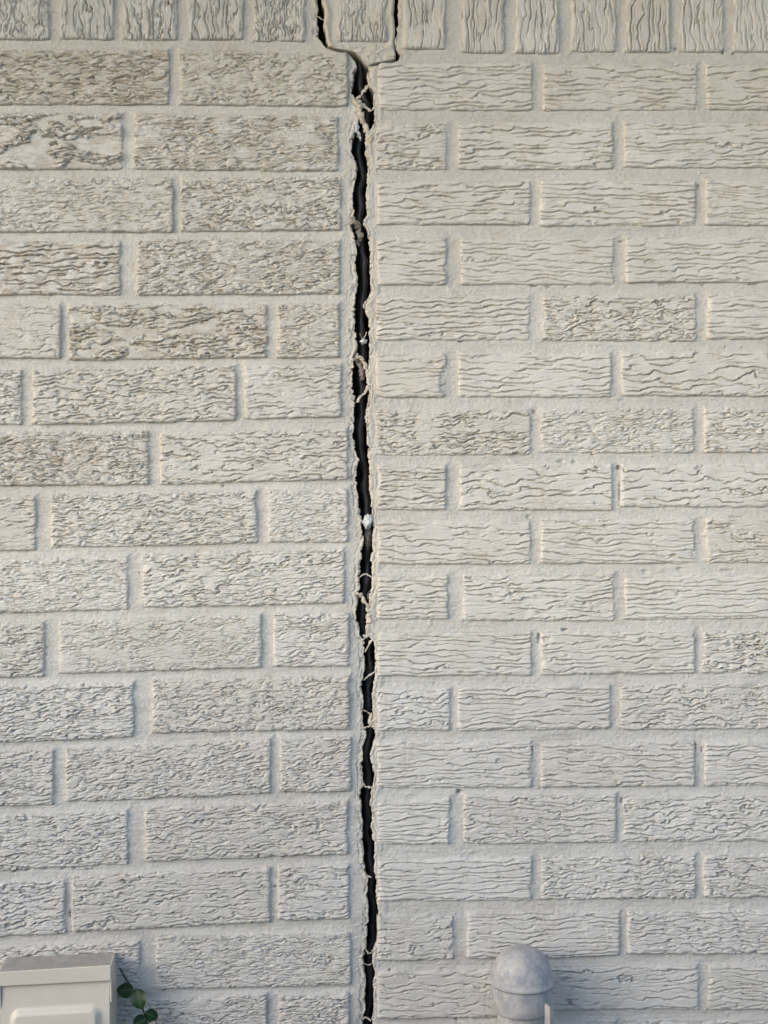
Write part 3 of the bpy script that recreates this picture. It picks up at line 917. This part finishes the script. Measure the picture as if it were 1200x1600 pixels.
# torn strands of sealant that still bridge the crack: (points px, depth mm), half-widths px
STR = [
    ([(490, 21, -1), (497, 25, -3), (506, 30, -4)], [1.2, .8, .7], 's'),
    ([(574, 134, -3), (566, 144, -4), (558, 154, -3)], [2.0, 1.5, 2.4], 's'),
    ([(556, 155, -2), (567, 161, -4), (576, 170, -4), (584, 168, -3)], [2.2, 1.7, 2.0, 1.2], 's'),
    ([(557, 158, -2), (563, 172, -3), (568, 188, -4), (573, 204, -4), (578, 222, -3)], [4.5, 4.2, 4.6, 3.8, 2.0], 's'),
    ([(558, 190, -1), (557, 200, -1), (561, 210, -3), (564, 217, -5)], [2.0, 2.8, 2.4, .6], 'w'),
    ([(548, 338, -4), (555, 348, -6), (561, 356, -8), (561, 372, -10), (559, 384, -12)], [1.5, 5.5, 4.0, 2.5, .8], 'd'),
    ([(562, 520, -5), (567, 529, -7), (571, 536, -7)], [.6, .5, .5], 'd'),
    ([(573, 518, -5), (569, 527, -7), (565, 538, -7)], [.6, .6, .5], 's'),
    ([(556, 553, -2), (566, 562, -4), (572, 574, -5), (575.5, 588, -4), (575, 603, -4), (568, 615, -4), (557, 628, -3)], [2.0, 2.8, 2.4, 2.4, 2.2, 1.8, 1.4], 's'),
    ([(557, 556, -5), (562, 566, -9), (566, 582, -10), (565, 595, -11)], [3.0, 4.5, 4.0, 1.0], 'd'),
    ([(562, 903, -3), (568, 897.5, -4), (574, 898, -4), (581, 903, -3)], [1.0, 1.0, 1.1, 1.2], 's'),
    ([(557, 925, -2), (565, 932, -3), (571, 942, -3), (576, 952, -3), (577, 966, -3), (575, 982, -3), (573, 996, -3)], [1.8, 2.4, 2.4, 3.0, 3.6, 3.2, 1.5], 's'),
    ([(564, 1003, -3), (570, 997, -4), (581, 990, -3)], [1.1, 1.0, 1.2], 's'),
    ([(570, 1020, -4), (576, 1009, -4), (583, 997, -3)], [.8, 1.4, 1.5], 's'),
    ([(568, 1063, -3), (577, 1056, -4), (588, 1049, -2)], [1.2, 1.0, 1.2], 's'),
    ([(568, 1110, -4), (575, 1114, -4), (582, 1119, -3)], [.7, .7, .9], 's'),
    ([(581, 1114, -4), (578, 1124, -5), (579, 1136, -5)], [1.0, 2.5, 1.4], 's'),
    ([(567, 1139, -4), (573, 1137, -5), (580, 1134, -4)], [2.2, 1.0, 1.6], 's'),
    ([(566, 1225, -3), (571, 1230, -4), (576, 1231, -4), (582, 1231, -3)], [1.6, 1.2, 1.2, 1.4], 's'),
    ([(571, 1367, -3), (576, 1371, -4), (580, 1372, -4)], [1.8, 1.6, .5], 's'),
    ([(571, 1480, -3), (573, 1488, -4), (577, 1491.5, -4), (582, 1488, -4), (586, 1484, -3)], [1.0, .9, .9, .9, 1.4], 's'),
    ([(570, 1508, -4), (576, 1510, -5), (583, 1506, -4)], [.6, .5, .6], 's'),
    ([(567, 1594, -3), (572, 1592, -4), (580, 1596, -3)], [1.5, 1.2, 1.2], 's'),
    ([(512, 73, -2), (520, 77, -5), (532, 81, -5)], [1.2, 1.0, .8], 'd'),
]
for i, (pp, rr, k) in enumerate(STR):
    P_ = [(float(wx(a)), -d_ / 1000.0, float(wz(b))) for a, b, d_ in pp]
    nm = {'s': 'sealant_strand', 'd': 'weathered_sealant_flap', 'w': 'white_sealant_flap'}[k]
    tube(nm, P_, [q * S for q in rr], {'s': MAT['strand'], 'd': MAT['strand_dark'], 'w': MAT['white']}[k], wr, seg=9, flat=0.40, noise=.8, seed=i + 3, sub=10)


def lump(name, px, py, dep, rx, ry, rz, mat, seed, label):
    nth, nph = 14, 22
    th = np.linspace(0.02, math.pi - .02, nth)[:, None]
    ph = np.linspace(0, 2 * math.pi, nph)[None, :]
    q = 1 + 0.6 * perlin(np.cos(ph) * 1.6 + th, np.sin(ph) * 1.6 + th * 1.3, seed) + 0.25 * perlin(np.cos(ph) * 4 + th * 3, np.sin(ph) * 4, seed + 1)
    V = np.stack([rx * q * np.sin(th) * np.cos(ph), rz * q * np.sin(th) * np.sin(ph), ry * q * np.cos(th) + 0 * ph], -1).reshape(-1, 3)
    o = mesh_obj(name, V, grid_faces(nth, nph), mat)
    o.location = (float(wx(px)), dep / 1000.0, float(wz(py)))
    o['label'] = label
    o['category'] = 'debris'
    return o


lump('foam_scrap', 568, 532, 6, .0038, .0028, .003, MAT['white'], 3, 'small white scrap caught in the crack beside the half-length brick')
lump('foam_scrap', 574.5, 815, 5, .0056, .0076, .004, MAT['white'], 9, 'larger white scrap caught halfway down the crack')
lump('foam_plug', 574.5, 839, 11, .0042, .0135, .004, MAT['plug'], 14, 'grey-brown crumbly plug in the crack below the larger white scrap')
lump('foam_scrap', 569, 994, 6, .0016, .0014, .0015, MAT['white'], 21, 'tiny white speck in the crack above the crossed strands')
lump('foam_plug', 577, 932, 8, .0026, .0058, .003, MAT['plug'], 27, 'small dark oval plug in the crack behind a thick strand')

# ------------------------------------------------------------------ utility box
ub = thing('utility_box', 'beige metal utility box with hooded lid and embossed front on the left wall', 'utility box', (float(wx(88)), 0.0, float(wz(1900))))


def world_mesh(name, verts, faces, mat, parent, smooth=False, attr=None):
    return mesh_obj(name, np.array(verts) - np.array(parent.location), faces, mat, parent, smooth, attr)


YH = -0.048          # hood front
YB = -0.043          # body front
ROLL = -0.055        # px of rise per px to the right


def bevel(o, wdt, seg=2):
    m = o.modifiers.new('bevel', 'BEVEL')
    m.width = wdt
    m.segments = seg
    m.limit_method = 'ANGLE'
    m.angle_limit = math.radians(30)
    return o


def prism(name, front, back, mat, parent, bw=0.0012):
    """front and back are lists of world points, same count, same order"""
    n = len(front)
    v = list(front) + list(back)
    f = [tuple(range(n)), tuple(range(n, 2 * n))[::-1]]
    for i in range(n):
        j = (i + 1) % n
        f.append((i, i + n, j + n, j))
    o = world_mesh(name, v, f, mat, parent, smooth=False)
    bm = o.data
    return bevel(o, bw)


# hood: sloping top coloured for dust and shade, front lip and side cheeks
ftl, ftr = at(-2, 1519.5, YH), at(173, 1508.5, YH)
fbl, fbr = at(-2, 1541.5, YH), at(173, 1532.5, YH)
bkl, bkr = at(11, 1494, 0.004), at(180, 1486.5, 0.004)


def plate(name, quad, thick_dir, mat, parent, bw=0.0006):
    q = [np.array(p) for p in quad]
    d_ = np.array(thick_dir)
    return prism(name, q, [p + d_ for p in q], mat, parent, bw)


plate('lid_top', [ftl, ftr, bkr, bkl], (0, 0, -0.002), MAT['box_dust_shade'], ub)
plate('lid_front', [fbl, fbr, np.array(ftr) + (0, -0.0008, 0.0004), np.array(ftl) + (0, -0.0008, 0.0004)], (0, 0.002, 0), MAT['box'], ub, 0.0008)
plate('lid_side', [np.array(ftr) + (0.0005, 0, 0), np.array(at(174.5, 1566, YH + .004)), np.array(at(181.5, 1540, 0.004)), np.array(bkr) + (0.0005, 0, 0)], (-0.002, 0, 0), MAT['box'], ub)
plate('lid_side', [np.array(ftl) + (-0.0005, 0, 0), np.array(at(-1, 1576, YH + .004)), np.array(at(12, 1550, 0.004)), np.array(bkl) + (-0.0005, 0, 0)], (0.002, 0, 0), MAT['box'], ub)
# body with a softly pressed panel
nx, nz = 90, 150
bx = np.linspace(2.5, 171, nx)
bz = np.linspace(1530, 1900, nz)
BX, BZ = np.meshgrid(bx, bz)
ins = np.minimum(np.minimum(BX - 16, 158 - BX), BZ - 1573)
cx_, cz_ = np.maximum(16 + 16 - BX, 0) + np.maximum(BX - (158 - 16), 0), np.maximum(1573 + 16 - BZ, 0)
ins = np.where((cx_ > 0) & (cz_ > 0), 16 - np.hypot(cx_, cz_), ins)
em = sstep(-1, 9, ins) * 0.0062
kk_ = (D + YB) / D
V = np.stack([(BX - 600) * S * kk_, YB - em, ZC + (800 - BZ - ROLL * (BX - 88)) * S * kk_], -1)
rim = V.copy()
world_mesh('front_panel', V.reshape(-1, 3), grid_faces(nz, nx, flip=True), MAT['box'], ub, smooth=True)
xl, xr = float(V[0, 0, 0]), float(V[0, -1, 0])
zt, zb = float(V[0, 0, 2]) - .002, float(V[-1, 0, 2])
back_prism = prism('body', [(xl, YB + .0006, zb), (xr, YB + .0006, zb + .006), (xr, YB + .0006, zt + .004), (xl, YB + .0006, zt - .004)],
                   [(xl, 0.004, zb), (xr, 0.004, zb + .006), (xr, 0.004, zt + .004), (xl, 0.004, zt - .004)], MAT['box'], ub, 0.0015)

# ------------------------------------------------------------------ vent pipe
YP = -0.055
ax = at(815.5, 1534, YP)
vp = thing('vent_pipe', 'weathered grey domed vent pipe cap in front of the right wall', 'vent pipe', (ax[0], YP, 0.0))


def lathe(name, prof, mat, parent, cx, cy, seg=64):
    th = np.linspace(0, 2 * np.pi, seg, endpoint=False)
    V = [(cx + r * math.cos(a), cy + r * math.sin(a), z) for r, z in prof for a in th]
    F = []
    for i in range(len(prof) - 1):
        for k in range(seg):
            k2 = (k + 1) % seg
            F.append((i * seg + k, (i + 1) * seg + k, (i + 1) * seg + k2, i * seg + k2))
    return mesh_obj(name, np.array(V) - np.array(parent.location), F, mat, parent)


R0 = 0.0362
zr = ax[2]
dome = [(R0 * 1.045, zr - .0016), (R0 * 1.052, zr + .0004), (R0 * 1.042, zr + .0024), (R0 * 1.01, zr + .0040)]
for i in range(1, 19):
    a = math.pi / 2 * i / 18
    dome.append((max(R0 * math.cos(a) ** .93, 0.0002), zr + .0036 + .0385 * math.sin(a)))
dome = [(R0 * .98, zr - .0016)] + dome
lathe('dome', dome, MAT['pipe'], vp, ax[0], YP)
sk = [(R0 * .97, zr + .001), (R0 * .985, zr - .002), (R0 * .985, zr - .010), (R0 * .975, zr - .020), (R0 * .955, zr - .0285), (R0 * .935, zr - .0315), (R0 * .915, zr - .0325), (R0 * .83, zr - .0322), (R0 * .82, zr - .02)]
lathe('collar', sk, MAT['pipe'], vp, ax[0], YP)
pp_ = [(R0 * .79, zr - .012), (R0 * .80, zr - .034), (R0 * .80, zr - .40), (R0 * .80, 0.0)]
lathe('pipe', pp_, MAT['pipe'], vp, ax[0], YP)
# angle bracket beside the pipe
c0 = at(851, 1568, -0.094)
c1 = at(859.5, 1573, -0.100)
c2 = at(866, 1577, -0.0965)
th_ = .0016


def bar(name, a, b, nrm, zlen):
    a, b, n_ = np.array(a), np.array(b), np.array(nrm) * th_
    v = [a, b, b + n_, a + n_]
    lo_ = [np.array((p[0], p[1], a[2] - zlen)) for p in v]
    return prism(name, v, lo_, MAT['bracket'], vp, .0003)


bar('bracket_leg', c0, c1, (0.6, 0.8, 0), .30)
bar('bracket_leg', c1, c2, (-0.8, 0.55, 0), .30)

# ------------------------------------------------------------------ sprig of leaves beside the box
sp_ = thing('vine_sprig', 'thin dark vine sprig with round green leaves beside the utility box', 'plant', at(226, 1680, -0.02))
YS = -0.022
stem = [at(188, 1513, -.012), at(191, 1521, -.016), at(199, 1533, YS), at(207, 1546, YS), at(214, 1560, YS), at(222, 1574, YS), at(227, 1588, YS), at(229, 1602, YS), at(228, 1630, YS), at(226, 1680, YS)]
tube('stem', stem, [.0012, .0009, .0010, .0011, .0012, .0012, .0012, .0013, .0014, .0015], MAT['stem'], sp_, seg=7, noise=.2)
tube('stem', [at(229, 1600, YS), at(238, 1594, -.02), at(245, 1590, -.018)], [.0008, .0007, .0006], MAT['stem'], sp_, seg=6)
tube('stem', [at(243, 1592, -.018), at(244, 1600, -.018)], [.0006, .0005], MAT['stem'], sp_, seg=6)


def leaf(tip, base, wpx, ydep, tilt, seed, curl=.10):
    """leaf from base to tip (px), width in px, tilt = how far the tip leans out (m)"""
    n, m_ = 15, 11
    b_ = np.array(at(*base, ydep))
    t_ = np.array(at(*tip, ydep))
    t_[1] -= tilt
    axv = t_ - b_
    ln = np.linalg.norm(axv)
    axn = axv / ln
    sidev = np.cross(axn, np.array([0, -1.0, 0]))
    sidev /= np.linalg.norm(sidev)
    nrm = np.cross(sidev, axn)
    if nrm[1] > 0:
        nrm = -nrm
    R = random.Random(seed)
    asym = R.uniform(-.06, .06)
    V, rib = [], []
    for lay in (0, 1):
        for i in range(n):
            u = i / (n - 1)
            hw = wpx * S / 2 * (math.sin(math.pi * min(1, u ** .82)) ** .62 if 0 < u < 1 else 0.02)
            for j in range(m_):
                v = (j / (m_ - 1)) * 2 - 1
                lift = curl * abs(v) ** 1.3 * hw - 0.12 * ln * (u - .5) ** 2 + 0.0006 * math.sin(9 * u + seed) * abs(v)
                p = b_ + axn * ln * u + sidev * (hw * v * (1 + asym * v)) + nrm * (lift - 0.0004 * lay)
                V.append(p)
                rib.append(max(0, 1 - abs(v) / .09) * .8 * (1 - u * .6))
    F = [tuple(q) for q in grid_faces(n, m_)] + [tuple(q + n * m_) for q in grid_faces(n, m_, flip=True)]
    mesh_obj('leaf', np.array(V) - np.array(sp_.location), F, MAT['leaf'], sp_, attr={'rib': rib})


leaf((182, 1548), (209, 1546), 24, -.026, .000, 1)
leaf((222, 1574.5), (214, 1545), 25, -.030, .006, 2)
leaf((246, 1592), (227, 1582), 20, -.026, -.002, 3)
leaf((209, 1600), (229, 1592), 24, -.028, .003, 4)
leaf((250, 1622), (229, 1612), 20, -.026, .003, 5)
leaf((204, 1638), (227, 1630), 22, -.027, .003, 6)
leaf((240, 1668), (226, 1650), 20, -.026, .003, 7)
